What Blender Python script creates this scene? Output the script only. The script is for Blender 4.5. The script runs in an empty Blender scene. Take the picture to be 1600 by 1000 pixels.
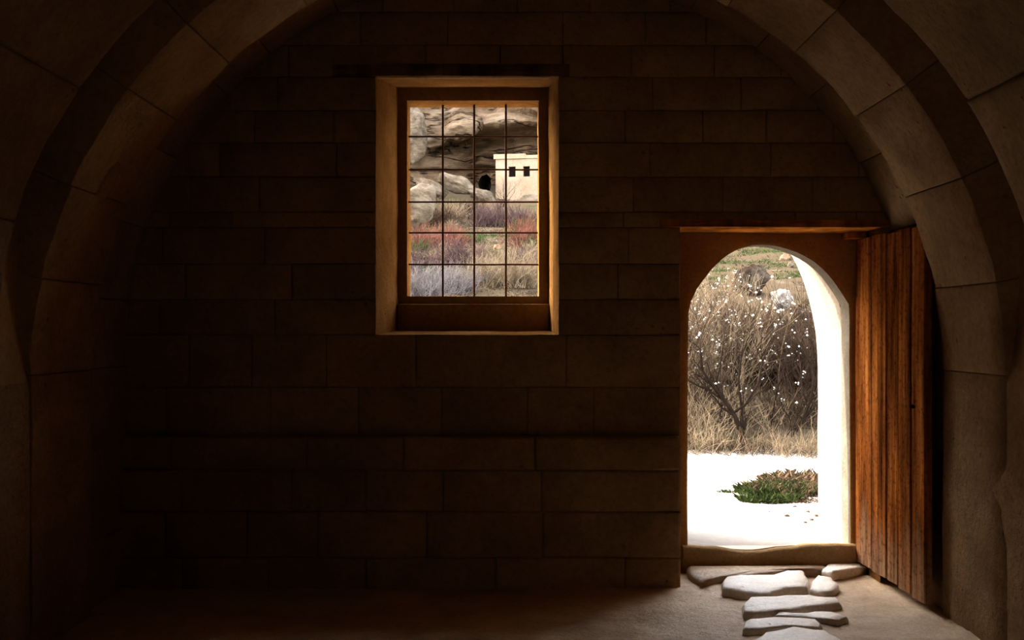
import bpy, bmesh, math, random
from mathutils import Vector, noise, Matrix

# ------------------------------------------------------------------ camera, sky, sun, exposure
scene = bpy.context.scene
COL = scene.collection
EYE = 1.47            # eye height above the room floor
D = 6.1               # camera to inner face of the end wall
F = 1647.0            # focal length in pixels of the 1600 x 1000 frame
U = D / F             # metres per pixel on the end wall
CX, CY = 800.0, 518.0 # vanishing point

cam_d = bpy.data.cameras.new('camera')
cam_d.sensor_width = 36.0
cam_d.lens = F / 1600 * 36.0
cam_d.shift_y = 18 / 1600
cam_d.clip_end = 500
cam = bpy.data.objects.new('camera', cam_d)
cam.location = (0, 0, EYE)
cam.rotation_euler = (math.pi / 2, 0, 0)
COL.objects.link(cam)
scene.camera = cam

world = bpy.data.worlds.new('sky')
scene.world = world
world.use_nodes = True
wn = world.node_tree.nodes
sky = wn.new('ShaderNodeTexSky')
sky.sky_type = 'NISHITA'
sky.sun_disc = False
sky.sun_elevation = math.radians(31)
sky.sun_rotation = math.radians(-57)
sky.altitude = 1000
sky.dust_density = 3.5
wb = wn.new('ShaderNodeHueSaturation')       # warm white balance of the photograph
wb.inputs['Saturation'].default_value = 0.45
world.node_tree.links.new(sky.outputs[0], wb.inputs['Color'])
wm = wn.new('ShaderNodeMix')
wm.data_type = 'RGBA'
wm.blend_type = 'MULTIPLY'
wm.inputs[0].default_value = 1.0
wm.inputs[7].default_value = (1.0, 0.93, 0.84, 1)
world.node_tree.links.new(wb.outputs[0], wm.inputs[6])
world.node_tree.links.new(wm.outputs[2], wn['Background'].inputs[0])
wn['Background'].inputs[1].default_value = 1.0

sun_d = bpy.data.lights.new('sun', 'SUN')
sun_d.energy = 5.0
sun_d.angle = math.radians(0.6)
sun_d.color = (1.0, 0.93, 0.82)
sun = bpy.data.objects.new('sun', sun_d)
SUN_AZ, SUN_EL = math.radians(33), math.radians(31)
sdir = Vector((math.cos(SUN_EL) * math.cos(SUN_AZ), -math.cos(SUN_EL) * math.sin(SUN_AZ), -math.sin(SUN_EL)))
sun.rotation_euler = sdir.to_track_quat('-Z', 'Y').to_euler()
sun.location = (-10, 15, 12)
COL.objects.link(sun)

vs = scene.view_settings
vs.view_transform = 'Standard'
vs.look = 'None'
vs.gamma = 1.0
vs.use_curve_mapping = False
vs.exposure = 1.95
scene.cycles.diffuse_bounces = 8
scene.cycles.max_bounces = 12

rnd = random.Random(7)

# ------------------------------------------------------------------ coordinate helpers
def PX(px, d=D):
    return (px - CX) / F * d
def PZ(py, d=D):
    return EYE + (CY - py) / F * d
def at(px, py, d):
    return Vector((PX(px, d), d, PZ(py, d)))
def on_floor(px, py, z=0.0):
    d = F * (EYE - z) / (py - CY)
    return Vector((PX(px, d), d, z))

def nz(p, s=1.0, seed=0.0):
    return noise.noise(Vector((p[0] * s + seed * 13.7, p[1] * s - seed * 7.1, p[2] * s + seed * 3.3)))
def fbm(p, s=1.0, o=4, seed=0.0):
    a, t, f = 1.0, 0.0, s
    for _ in range(o):
        t += a * nz(p, f, seed)
        a *= 0.5
        f *= 2.03
    return t

# ------------------------------------------------------------------ materials
def new_mat(name):
    m = bpy.data.materials.new(name)
    m.use_nodes = True
    nt = m.node_tree
    b = nt.nodes['Principled BSDF']
    b.inputs['Roughness'].default_value = 0.95
    b.inputs['Specular IOR Level'].default_value = 0.0
    return m, nt, b
def noise_node(nt, coord, scale, detail=6, rough=0.6):
    n = nt.nodes.new('ShaderNodeTexNoise')
    n.inputs['Scale'].default_value = scale
    n.inputs['Detail'].default_value = detail
    n.inputs['Roughness'].default_value = rough
    nt.links.new(coord, n.inputs['Vector'])
    return n
def ramp(nt, src, stops):
    r = nt.nodes.new('ShaderNodeValToRGB')
    el = r.color_ramp.elements
    while len(el) > 1:
        el.remove(el[-1])
    el[0].position = stops[0][0]
    el[0].color = (*stops[0][1], 1)
    for p, c in stops[1:]:
        e = el.new(p)
        e.color = (*c, 1)
    nt.links.new(src, r.inputs[0])
    return r
def math_node(nt, op, a, b):
    n = nt.nodes.new('ShaderNodeMath')
    n.operation = op
    for i, v in enumerate((a, b)):
        if isinstance(v, (int, float)):
            n.inputs[i].default_value = v
        else:
            nt.links.new(v, n.inputs[i])
    return n.outputs[0]
def mix(nt, fac, a, b, mode='MIX'):
    n = nt.nodes.new('ShaderNodeMix')
    n.data_type = 'RGBA'
    n.blend_type = mode
    for i, v in ((0, fac), (6, a), (7, b)):
        if isinstance(v, (int, float)):
            n.inputs[i].default_value = v
        elif isinstance(v, tuple):
            n.inputs[i].default_value = (*v, 1)
        else:
            nt.links.new(v, n.inputs[i])
    return n.outputs[2]
def bump(nt, b, height, strength, dist):
    n = nt.nodes.new('ShaderNodeBump')
    n.inputs['Strength'].default_value = strength
    n.inputs['Distance'].default_value = dist
    nt.links.new(height, n.inputs['Height'])
    nt.links.new(n.outputs[0], b.inputs['Normal'])

def stone_mat(name, dark, mid, light, scale=1.0, bump_d=0.012, stretch=(1, 1, 1), pits=True, strength=0.8):
    m, nt, b = new_mat(name)
    tc = nt.nodes.new('ShaderNodeTexCoord')
    mp = nt.nodes.new('ShaderNodeMapping')
    mp.inputs['Scale'].default_value = stretch
    nt.links.new(tc.outputs['Object'], mp.inputs[0])
    co = mp.outputs[0]
    n1 = noise_node(nt, co, 2.2 * scale, 8, 0.65)
    n2 = noise_node(nt, co, 34 * scale, 6, 0.7)
    r1 = ramp(nt, n1.outputs[0], [(0.3, dark), (0.52, mid), (0.72, light)])
    r2 = ramp(nt, n2.outputs[0], [(0.3, (0.55, 0.5, 0.45)), (0.55, (1, 1, 1))])
    oi = nt.nodes.new('ShaderNodeObjectInfo')
    tone = math_node(nt, 'ADD', math_node(nt, 'MULTIPLY', oi.outputs['Random'], 0.2), 0.9)
    c = mix(nt, 0.6, r1.outputs[0], r2.outputs[0], 'MULTIPLY')
    hs = nt.nodes.new('ShaderNodeHueSaturation')
    nt.links.new(c, hs.inputs['Color'])
    nt.links.new(tone, hs.inputs['Value'])
    nt.links.new(hs.outputs[0], b.inputs['Base Color'])
    n3 = noise_node(nt, co, 9 * scale, 8, 0.72)
    h = math_node(nt, 'ADD', n3.outputs[0], math_node(nt, 'MULTIPLY', n2.outputs[0], 0.35))
    if pits:
        v = nt.nodes.new('ShaderNodeTexVoronoi')
        v.inputs['Scale'].default_value = 17 * scale
        nt.links.new(co, v.inputs['Vector'])
        pit = ramp(nt, v.outputs['Distance'], [(0.05, (0, 0, 0)), (0.2, (1, 1, 1))])
        n4 = noise_node(nt, co, 5 * scale, 2)
        msk = ramp(nt, n4.outputs[0], [(0.56, (0, 0, 0)), (0.66, (1, 1, 1))])
        inv = math_node(nt, 'SUBTRACT', 1.0, pit.outputs[0])
        h = math_node(nt, 'SUBTRACT', h, math_node(nt, 'MULTIPLY', inv, msk.outputs[0]))
    bump(nt, b, h, strength, bump_d)
    return m

M = {}
def gloss(m, rough, spec):
    b = m.node_tree.nodes['Principled BSDF']
    b.inputs['Roughness'].default_value = rough
    b.inputs['Specular IOR Level'].default_value = spec
def k3(c, k):
    return tuple(v * k for v in c)
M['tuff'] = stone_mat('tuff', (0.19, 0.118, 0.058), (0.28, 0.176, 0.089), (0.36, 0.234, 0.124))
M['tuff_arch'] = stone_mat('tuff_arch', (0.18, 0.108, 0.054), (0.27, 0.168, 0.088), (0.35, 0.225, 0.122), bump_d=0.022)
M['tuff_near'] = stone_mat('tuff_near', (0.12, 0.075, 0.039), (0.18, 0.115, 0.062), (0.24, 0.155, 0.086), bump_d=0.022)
M['mortar'] = stone_mat('mortar', (0.17, 0.10, 0.05), (0.23, 0.14, 0.07), (0.28, 0.175, 0.09), pits=False)
M['reveal'] = stone_mat('reveal_stone', (0.10, 0.046, 0.013), (0.155, 0.072, 0.021), (0.20, 0.10, 0.034), scale=1.5)
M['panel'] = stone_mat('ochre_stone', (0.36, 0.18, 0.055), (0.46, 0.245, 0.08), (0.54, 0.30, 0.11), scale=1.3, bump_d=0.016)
M['sill'] = stone_mat('threshold_stone', (0.30, 0.185, 0.085), (0.38, 0.25, 0.125), (0.46, 0.32, 0.17), scale=1.5, bump_d=0.012)
M['pale'] = stone_mat('pale_stone', (0.46, 0.39, 0.30), (0.54, 0.47, 0.37), (0.60, 0.53, 0.44), scale=1.6, bump_d=0.006)
M['flag'] = stone_mat('flagstone', (0.64, 0.54, 0.41), (0.76, 0.67, 0.54), (0.82, 0.74, 0.62), scale=1.7, bump_d=0.012)
M['soil'] = stone_mat('soil', (0.40, 0.25, 0.125), (0.56, 0.385, 0.22), (0.66, 0.49, 0.31), scale=1.8, bump_d=0.02, pits=False, strength=1.0)
M['rock'] = stone_mat('boulder', (0.010, 0.0065, 0.005), (0.027, 0.019, 0.014), (0.13, 0.105, 0.08), scale=0.9, bump_d=0.08)
M['rock_pale'] = stone_mat('pale_rock', (0.055, 0.037, 0.024), (0.19, 0.144, 0.102), (0.29, 0.245, 0.19), scale=0.55, bump_d=0.30, stretch=(1, 1, 2.2), pits=False, strength=1.0)
M['rock_pink'] = stone_mat('pink_rock', (0.14, 0.075, 0.045), (0.18, 0.10, 0.062), (0.21, 0.13, 0.088), scale=1.0, bump_d=0.03)
M['facade'] = stone_mat('facade_stone', (0.19, 0.132, 0.085), (0.23, 0.165, 0.112), (0.26, 0.195, 0.14), scale=0.3, bump_d=0.05, pits=False)

M['jamb'] = stone_mat('jamb_stone', (0.11, 0.09, 0.066), (0.15, 0.128, 0.098), (0.19, 0.165, 0.13), scale=1.8, bump_d=0.008)
M['outer'] = stone_mat('outer_reveal_stone', (0.19, 0.155, 0.118), (0.23, 0.195, 0.155), (0.265, 0.23, 0.19), scale=1.4, bump_d=0.006)
M['rock_white'] = stone_mat('white_rock', (0.10, 0.085, 0.07), (0.19, 0.17, 0.15), (0.24, 0.22, 0.20), scale=2.0, bump_d=0.03)
gloss(M['flag'], 0.40, 1.0)       # worn smooth by feet
gloss(M['soil'], 0.52, 0.28)      # trodden hard

def cliff_mat():
    m, nt, b = new_mat('cliff_rock')
    tc = nt.nodes.new('ShaderNodeTexCoord')
    co = tc.outputs['Object']
    mp = nt.nodes.new('ShaderNodeMapping')
    mp.inputs['Scale'].default_value = (0.35, 0.35, 1.6)
    mp.inputs['Rotation'].default_value = (0, math.radians(-12), 0)
    nt.links.new(co, mp.inputs[0])
    n1 = noise_node(nt, co, 0.16, 8, 0.6)
    n2 = noise_node(nt, mp.outputs[0], 0.7, 9, 0.68)
    r1 = ramp(nt, n1.outputs[0], [(0.33, (0.062, 0.037, 0.022)), (0.48, (0.120, 0.080, 0.051)), (0.62, (0.225, 0.163, 0.112))])
    r2 = ramp(nt, n2.outputs[0], [(0.3, (0.35, 0.3, 0.27)), (0.5, (.9, .88, .85)), (0.68, (1.25, 1.2, 1.15))])
    nt.links.new(mix(nt, 0.9, r1.outputs[0], r2.outputs[0], 'MULTIPLY'), b.inputs['Base Color'])
    n5 = noise_node(nt, mp.outputs[0], 0.33, 4, 0.55)
    crack = ramp(nt, math_node(nt, 'ABSOLUTE', math_node(nt, 'SUBTRACT', n5.outputs[0], 0.5), 0), [(0.0, (0, 0, 0)), (0.022, (1, 1, 1))])
    base = b.inputs['Base Color'].links[0].from_socket
    nt.links.new(mix(nt, 0.7, base, crack.outputs[0], 'MULTIPLY'), b.inputs['Base Color'])
    bump(nt, b, math_node(nt, 'ADD', n2.outputs[0], math_node(nt, 'MULTIPLY', crack.outputs[0], 0.4)), 1.0, 0.9)
    return m
M['cliff'] = cliff_mat()

def wood_mat(name, cols, sx=38, sz=1.1, bd=0.006, worn=False):
    m, nt, b = new_mat(name)
    b.inputs['Roughness'].default_value = 0.75
    tc = nt.nodes.new('ShaderNodeTexCoord')
    oi = nt.nodes.new('ShaderNodeObjectInfo')
    off = nt.nodes.new('ShaderNodeCombineXYZ')
    nt.links.new(math_node(nt, 'MULTIPLY', oi.outputs['Random'], 9.0), off.inputs[2])
    ad = nt.nodes.new('ShaderNodeVectorMath')
    nt.links.new(tc.outputs['Object'], ad.inputs[0])
    nt.links.new(off.outputs[0], ad.inputs[1])
    mp = nt.nodes.new('ShaderNodeMapping')
    mp.inputs['Scale'].default_value = (sx, sx, sz) if sz < sx else (sx, sx, sz)
    nt.links.new(ad.outputs[0], mp.inputs[0])
    n1 = noise_node(nt, mp.outputs[0], 1.0, 7, 0.65)
    mp2 = nt.nodes.new('ShaderNodeMapping')
    mp2.inputs['Scale'].default_value = (8, 8, 0.9)
    nt.links.new(ad.outputs[0], mp2.inputs[0])
    n2 = noise_node(nt, mp2.outputs[0], 1.0, 6, 0.65)
    n3 = noise_node(nt, ad.outputs[0], 30, 5, 0.7)
    r1 = ramp(nt, n1.outputs[0], [(0.32, cols[0]), (0.48, cols[1]), (0.62, cols[2]), (0.75, cols[3])])
    r2 = ramp(nt, n2.outputs[0], [(0.36, (0.22, 0.17, 0.14)), (0.5, (0.75, 0.7, 0.65)), (0.68, (1.35, 1.25, 1.05))])
    c = mix(nt, 0.85, r1.outputs[0], r2.outputs[0], 'MULTIPLY')
    if worn:
        sp = nt.nodes.new('ShaderNodeSeparateXYZ')
        nt.links.new(tc.outputs['Object'], sp.inputs[0])
        low = ramp(nt, math_node(nt, 'ADD', sp.outputs[2], math_node(nt, 'MULTIPLY', n2.outputs[0], 1.2)), [(0.55, (1, 1, 1)), (1.0, (0, 0, 0))])
        pale = ramp(nt, n1.outputs[0], [(0.35, (0.12, 0.065, 0.035)), (0.5, (0.30, 0.19, 0.11)), (0.68, (0.46, 0.34, 0.22))])
        c = mix(nt, math_node(nt, 'MULTIPLY', low.outputs[0], 0.8), c, pale.outputs[0])
        spots = ramp(nt, n3.outputs[0], [(0.36, (0.35, 0.25, 0.2)), (0.5, (1, 1, 1))])
        c = mix(nt, 0.7, c, spots.outputs[0], 'MULTIPLY')
    nt.links.new(c, b.inputs['Base Color'])
    h = math_node(nt, 'ADD', n1.outputs[0], math_node(nt, 'MULTIPLY', n3.outputs[0], 0.3))
    bump(nt, b, h, 1.0, bd)
    return m
M['door'] = wood_mat('door_wood', [(0.05, 0.016, 0.006), (0.19, 0.060, 0.015), (0.36, 0.125, 0.028), (0.52, 0.27, 0.11)], 15, 0.9, worn=True)
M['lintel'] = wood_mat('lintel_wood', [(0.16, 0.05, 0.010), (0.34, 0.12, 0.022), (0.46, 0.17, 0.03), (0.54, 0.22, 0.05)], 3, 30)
M['old_wood'] = wood_mat('old_wood', [(0.07, 0.035, 0.018), (0.13, 0.07, 0.035), (0.18, 0.10, 0.05), (0.22, 0.13, 0.07)], 3, 30)
M['dark_wood'] = wood_mat('dark_wood', [(0.03, 0.014, 0.008), (0.06, 0.028, 0.014), (0.09, 0.042, 0.02), (0.13, 0.06, 0.03)], 3, 30)

def plain(name, col, rough=0.9, metal=0.0, var=0.25, scale=20):
    m, nt, b = new_mat(name)
    b.inputs['Roughness'].default_value = rough
    b.inputs['Metallic'].default_value = metal
    tc = nt.nodes.new('ShaderNodeTexCoord')
    n = noise_node(nt, tc.outputs['Object'], scale, 4)
    lo = tuple(c * (1 - var) for c in col)
    hi = tuple(min(1, c * (1 + var)) for c in col)
    nt.links.new(ramp(nt, n.outputs[0], [(0.3, lo), (0.7, hi)]).outputs[0], b.inputs['Base Color'])
    return m
M['iron'] = plain('rusted_iron', (0.045, 0.022, 0.013), 0.8)
M['bark'] = plain('dark_bark', (0.011, 0.0075, 0.0055))
M['twig_brown'] = plain('brown_twigs', (0.030, 0.019, 0.013), var=0.8, scale=6)
M['twig_straw'] = plain('straw', (0.105, 0.077, 0.048), var=0.7, scale=5)
M['twig_red'] = plain('red_twigs', (0.085, 0.036, 0.025), var=0.5, scale=2)
M['twig_mauve'] = plain('mauve_twigs', (0.043, 0.026, 0.025), var=0.5, scale=2)
M['twig_grey'] = plain('lavender_twigs', (0.080, 0.068, 0.066), var=0.5, scale=2)
M['tuft_stem'] = plain('tuft_stems', (0.075, 0.05, 0.03), var=0.6, scale=9)
M['fluff'] = plain('white_seed_down', (0.36, 0.34, 0.31), var=0.1)
M['grass'] = plain('green_grass', (0.024, 0.034, 0.011), var=0.6, scale=5)
M['dark_hole'] = plain('dark_opening', (0.006, 0.0045, 0.004))
M['lichen'] = plain('dry_litter', (0.044, 0.031, 0.020), var=0.85, scale=0.9)

def ground_mat():
    m, nt, b = new_mat('outside_ground')
    tc = nt.nodes.new('ShaderNodeTexCoord')
    co = tc.outputs['Object']
    sp = nt.nodes.new('ShaderNodeSeparateXYZ')
    nt.links.new(co, sp.inputs[0])
    n0 = noise_node(nt, co, 1.4, 5)
    y = math_node(nt, 'ADD', sp.outputs[1], math_node(nt, 'MULTIPLY', n0.outputs[0], 1.2))
    fac = ramp(nt, math_node(nt, 'MULTIPLY', y, 0.02), [(0.225, (0, 0, 0)), (0.24, (1, 1, 1))])
    n1 = noise_node(nt, co, 0.55, 8, 0.7)
    n2 = noise_node(nt, co, 9, 5, 0.7)
    hill = ramp(nt, n1.outputs[0], [(0.34, (0.024, 0.03, 0.012)), (0.46, (0.05, 0.036, 0.022)), (0.58, (0.045, 0.033, 0.021)), (0.72, (0.10, 0.08, 0.058))])
    dust = ramp(nt, n2.outputs[0], [(0.3, (0.36, 0.325, 0.29)), (0.7, (0.41, 0.375, 0.335))])
    nt.links.new(mix(nt, fac.outputs[0], dust.outputs[0], hill.outputs[0]), b.inputs['Base Color'])
    bump(nt, b, n2.outputs[0], 0.6, 0.02)
    return m
M['ground'] = ground_mat()

# ------------------------------------------------------------------ object helpers
def tag(o, label=None, cat=None, group=None, kind=None):
    if label: o['label'] = label
    if cat: o['category'] = cat
    if group: o['group'] = group
    if kind: o['kind'] = kind
    return o
def mesh(name, verts, faces, mat, parent=None, smooth=True):
    me = bpy.data.meshes.new(name)
    me.from_pydata([tuple(v) for v in verts], [], faces)
    me.update()
    if smooth:
        me.polygons.foreach_set('use_smooth', [True] * len(me.polygons))
    me.materials.append(mat)
    o = bpy.data.objects.new(name, me)
    COL.objects.link(o)
    if parent:
        o.parent = parent
        o.matrix_parent_inverse = Matrix.Translation(-Vector(parent.location))
    return o
def empty(name, loc, label, cat, group=None, kind=None):
    o = bpy.data.objects.new(name, None)
    o.location = loc
    o.empty_display_size = 0.2
    COL.objects.link(o)
    return tag(o, label, cat, group, kind)

class MB:
    def __init__(s):
        s.v, s.f = [], []
    def quad(s, a, b, c, d):
        n = len(s.v)
        s.v += [a, b, c, d]
        s.f.append((n, n + 1, n + 2, n + 3))
    def box(s, x0, x1, y0, y1, z0, z1):
        n = len(s.v)
        s.v += [(x0, y0, z0), (x1, y0, z0), (x1, y1, z0), (x0, y1, z0), (x0, y0, z1), (x1, y0, z1), (x1, y1, z1), (x0, y1, z1)]
        for q in ((0, 3, 2, 1), (4, 5, 6, 7), (0, 1, 5, 4), (1, 2, 6, 5), (2, 3, 7, 6), (3, 0, 4, 7)):
            s.f.append(tuple(n + i for i in q))
    def grid(s, rows):
        n = len(s.v)
        w = len(rows[0])
        for r in rows:
            s.v += list(r)
        for j in range(len(rows) - 1):
            for i in range(w - 1):
                a = n + j * w + i
                s.f.append((a, a + 1, a + w + 1, a + w))
    def tube(s, pts, rads, k=3):
        base = len(s.v)
        for i, p in enumerate(pts):
            q = pts[min(i + 1, len(pts) - 1)] - pts[max(i - 1, 0)]
            if q.length < 1e-9: q = Vector((0, 0, 1))
            q.normalize()
            a = q.cross(Vector((0.31, 0.9, 0.17)))
            a.normalize()
            b = q.cross(a)
            for j in range(k):
                t = 2 * math.pi * j / k
                s.v.append(p + (a * math.cos(t) + b * math.sin(t)) * rads[i])
        for i in range(len(pts) - 1):
            for j in range(k):
                a0 = base + i * k + j
                a1 = base + i * k + (j + 1) % k
                s.f.append((a0, a1, a1 + k, a0 + k))
    def build(s, name, mat, parent=None, smooth=True):
        return mesh(name, s.v, s.f, mat, parent, smooth)

def block(name, fn, su, sv, nu, nv, mat, parent, depth=0.1, bev=0.010, amp=0.004, gap=0.003, lean=True):
    """A stone: fn(u, v, w) -> point, u in 0..su, v in 0..sv (metres), w metres into the masonry."""
    seed = rnd.random() * 50
    us = [gap, gap + bev] + [gap + bev + (su - 2 * gap - 2 * bev) * i / nu for i in range(1, nu)] + [su - gap - bev, su - gap]
    vv = [gap, gap + bev] + [gap + bev + (sv - 2 * gap - 2 * bev) * i / nv for i in range(1, nv)] + [sv - gap - bev, sv - gap]
    off = rnd.uniform(-0.004, 0.004)
    tu, tv = rnd.uniform(-1, 1) * 0.004, rnd.uniform(-1, 1) * 0.004
    V, Fc = [], []
    W = len(us)
    for j, v in enumerate(vv):
        for i, u in enumerate(us):
            edge = i in (0, W - 1) or j in (0, len(vv) - 1)
            w = off + tu * (u / su - .5) + tv * (v / sv - .5) + amp * noise.noise(Vector((u * 6 + seed, v * 6, seed)))
            if edge:
                w += bev * max(.15, 0.55 + 0.9 * noise.noise(Vector((u * 9, v * 9 + seed, 3))))
            V.append(fn(u, v, w))
    for j in range(len(vv) - 1):
        for i in range(W - 1):
            a = j * W + i
            Fc.append((a, a + 1, a + W + 1, a + W))
    ring = list(range(W)) + [W * j + W - 1 for j in range(1, len(vv))] + list(range(W * len(vv) - 2, W * (len(vv) - 1) - 1, -1)) + [W * j for j in range(len(vv) - 2, 0, -1)]
    pos = {}
    for j, v in enumerate(vv):
        for i, u in enumerate(us):
            pos[j * W + i] = (u, v)
    nb = len(V)
    for r in ring:
        V.append(fn(pos[r][0], pos[r][1], depth))
    L = len(ring)
    for k in range(L):
        a, b2 = ring[k], ring[(k + 1) % L]
        Fc.append((b2, a, nb + k, nb + (k + 1) % L))
    return mesh(name, V, Fc, mat, parent)

# ------------------------------------------------------------------ room: profile of walls and vault
XC = 0.03               # axis of the vault
R = 2.207               # half width of the room, radius of the arches
ZS = EYE - 62 * U       # springing height
FLOOR_B = -0.05

def prof(t, extra_top=0.0, extra_wall=0.0, power=1.0):
    """t in metres along the arch outline from the left floor; returns (x, z, nx, nz) with outward normal."""
    H = ZS - FLOOR_B
    A = math.pi * R
    if t <= H:
        return XC - R - extra_wall, FLOOR_B + t, -1.0, 0.0
    if t >= H + A:
        return XC + R + extra_wall, ZS - (t - H - A), 1.0, 0.0
    a = (t - H) / R
    e = extra_wall + (extra_top - extra_wall) * min(1.0, math.sin(a) / 0.55) ** power
    return XC - (R + e) * math.cos(a), ZS + (R + e) * math.sin(a), -math.cos(a), math.sin(a)
LEN = 2 * (ZS - FLOOR_B) + math.pi * R

def shell(name, y0, y1, et, ew, mat, ny=8, nt=120, amp=0.012, power=1.0, t0=0.0, t1=LEN):
    m = MB()
    rows = []
    for j in range(ny + 1):
        y = y0 + (y1 - y0) * j / ny
        r = []
        for i in range(nt + 1):
            x, z, nx, nz_ = prof(t0 + (t1 - t0) * i / nt, et, ew, power)
            k = amp * fbm((x, y, z), 2.1, 3)
            r.append((x + nx * k, y, z + nz_ * k))
        rows.append(r)
    m.grid(rows)
    return m

SD = (1.2, 1.9, 1.55)   # unseen opening added to the left wall for daylight: y from, y to, height
def cut_side(m):
    def inside(f):
        c = [sum(m.v[i][k] for i in f) / len(f) for k in range(3)]
        return c[0] < -1.7 and SD[0] < c[1] < SD[1] and c[2] < SD[2]
    m.f = [f for f in m.f if not inside(f)]
# vault and side walls are one carved surface; split at the springing
H0 = ZS - FLOOR_B
T_A, T_B = H0, H0 + math.pi * R
ceil = MB()
for (y0, y1, et, ew, ny) in ((5.30, 6.2, 0.24, 0.09, 8), (4.20, 5.0, 0.30, 0.003, 8), (-2.6, 3.9, 0.04, 0.012, 65)):
    s = shell('c', y0, y1, et, ew, None, ny, 90, t0=T_A, t1=T_B)
    n = len(ceil.v)
    ceil.v += s.v
    ceil.f += [tuple(n + i for i in f) for f in s.f]
cut_side(ceil)
o = ceil.build('ceiling', M['tuff'])
tag(o, 'brown tuff barrel vault, dark bays beside the stone arches', 'ceiling', kind='structure')
for side, nm, lb in ((-1, 'wall_left', 'dark unlit tuff side wall left of the window wall'), (1, 'wall_right', 'brown tuff side wall behind the open wooden door')):
    m = MB()
    for (y0, y1, ew, ny) in ((5.30, 6.2, 0.09, 8), (4.20, 5.0, 0.003, 6), (-2.6, 3.9, 0.012, 65)):
        s = shell('w', y0, y1, 0, ew, None, ny, 16, amp=.003 if y0 == 4.2 else .012, t0=(0 if side < 0 else T_B), t1=(T_A if side < 0 else LEN))
        n = len(m.v)
        m.v += s.v
        m.f += [tuple(n + i for i in f) for f in s.f]
    xo = XC + side * (R + 0.32)
    n0 = XC + side * (R + 0.9)
    bx = (min(xo, n0), max(xo, n0))
    if side < 0:
        cut_side(m)
        m.box(*bx, -2.9, SD[0], FLOOR_B - .1, 4.4)
        m.box(*bx, SD[1], 7.15, FLOOR_B - .1, 4.4)
        m.box(*bx, SD[0], SD[1], SD[2], 4.4)
    else:
        m.box(*bx, -2.9, 7.15, FLOOR_B - .1, 4.4)
    tag(m.build(nm, M['tuff_arch']), lb, 'wall', kind='structure')
m = MB()  # lining of the added side opening that brightens the end wall
m.box(-3.1, -1.95, SD[0] - .1, SD[0], FLOOR_B, SD[2])
m.box(-3.1, -1.95, SD[1], SD[1] + .1, FLOOR_B, SD[2])
m.box(-3.1, -1.95, SD[0] - .1, SD[1] + .1, SD[2], SD[2] + .1)
m.box(-3.1, -2.1, SD[0] - .1, SD[1] + .1, FLOOR_B, .03)
tag(m.build('added_opening', M['pale'], smooth=False), 'plain unseen side opening added in the left wall to let in daylight', 'doorway', kind='structure')
m = MB()
m.box(-3.2, 3.2, -2.9, -2.6, FLOOR_B - .1, 4.4)
tag(m.build('wall_front', M['tuff']), 'tuff wall closing the vaulted room behind the viewer', 'wall', kind='structure')
m = MB()
m.box(-3.2, 3.2, -2.9, 7.15, 4.05, 4.4)
tag(m.build('roof', M['tuff']), 'solid stone mass of roof above the vault', 'roof', kind='structure')

# ------------------------------------------------------------------ transverse arches of single stones
def arch(name, y0, y1, label, n_arc, courses, nyy, thick, bev, splits=1, et=0, ew=0, mat=None):
    root = empty(name, (XC, (y0 + y1) / 2, 0), label, 'arch', kind='structure')
    cuts = []
    H = ZS - FLOOR_B
    z = 0
    lows = []
    for i in range(courses):
        lows.append(H * i / courses)
    cuts = [l + (rnd.uniform(-.04, .04) if l > 0 else 0) for l in lows]
    cuts += [H + 0.03 + (math.pi * R - .06) * i / n_arc + (rnd.uniform(-.05, .05) if 0 < i < n_arc else 0) for i in range(n_arc + 1)]
    cuts += [LEN - l + (rnd.uniform(-.04, .04) if l > 0 else 0) for l in reversed(lows)]
    for a, b in zip(cuts[:-1], cuts[1:]):
        ys = [y0, y1]
        if splits == 2:
            ys = [y0, y0 + (y1 - y0) * rnd.uniform(.35, .65), y1]
        for c, d in zip(ys[:-1], ys[1:]):
            def fn(u, v, w, a=a, c=c):
                x, zz, nx, nz_ = prof(a + u, et, ew)
                return (x + nx * w, c + v, zz + nz_ * w)
            block('voussoir', fn, b - a, d - c, 5, nyy, mat or M['tuff_arch'], root, depth=thick, bev=bev, amp=0.012, gap=0.0015)
    return root
YA0, YA1 = D / 1.28, D / 1.115
YB1 = D / 1.385
arch('stone_arch', YA0, YA1, 'pale stone arch springing from both side walls, nearest the window wall', 15, 1, 4, 0.34, 0.007)
arch('stone_arch', YA1 - .01, D + .06, 'narrow stone arch course set back against the window wall', 17, 3, 3, 0.16, 0.006, et=.115, ew=.05)
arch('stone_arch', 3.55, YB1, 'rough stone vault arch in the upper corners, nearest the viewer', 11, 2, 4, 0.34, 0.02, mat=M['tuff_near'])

# raised oval patches on the arch: paler left foot, worn dark haunch
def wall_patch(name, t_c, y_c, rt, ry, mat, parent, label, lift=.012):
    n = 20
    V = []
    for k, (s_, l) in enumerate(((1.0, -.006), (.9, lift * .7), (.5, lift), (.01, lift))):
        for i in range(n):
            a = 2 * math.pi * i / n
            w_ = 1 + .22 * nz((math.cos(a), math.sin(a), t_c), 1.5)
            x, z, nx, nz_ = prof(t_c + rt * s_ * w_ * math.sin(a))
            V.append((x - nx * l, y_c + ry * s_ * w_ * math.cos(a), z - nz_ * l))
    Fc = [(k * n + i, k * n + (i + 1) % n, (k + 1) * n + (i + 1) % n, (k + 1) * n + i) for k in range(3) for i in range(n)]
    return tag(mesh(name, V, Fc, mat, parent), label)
ARCH1 = bpy.data.objects['stone_arch']
wall_patch('oval_patch', .56, 5.06, .16, .11, M['tuff'], ARCH1, 'paler oval patch low on the left')
wall_patch('oval_patch', H0 + .98, 5.12, .12, .07, M['mortar'], ARCH1, 'dark oval worn patch on the left haunch')

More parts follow.
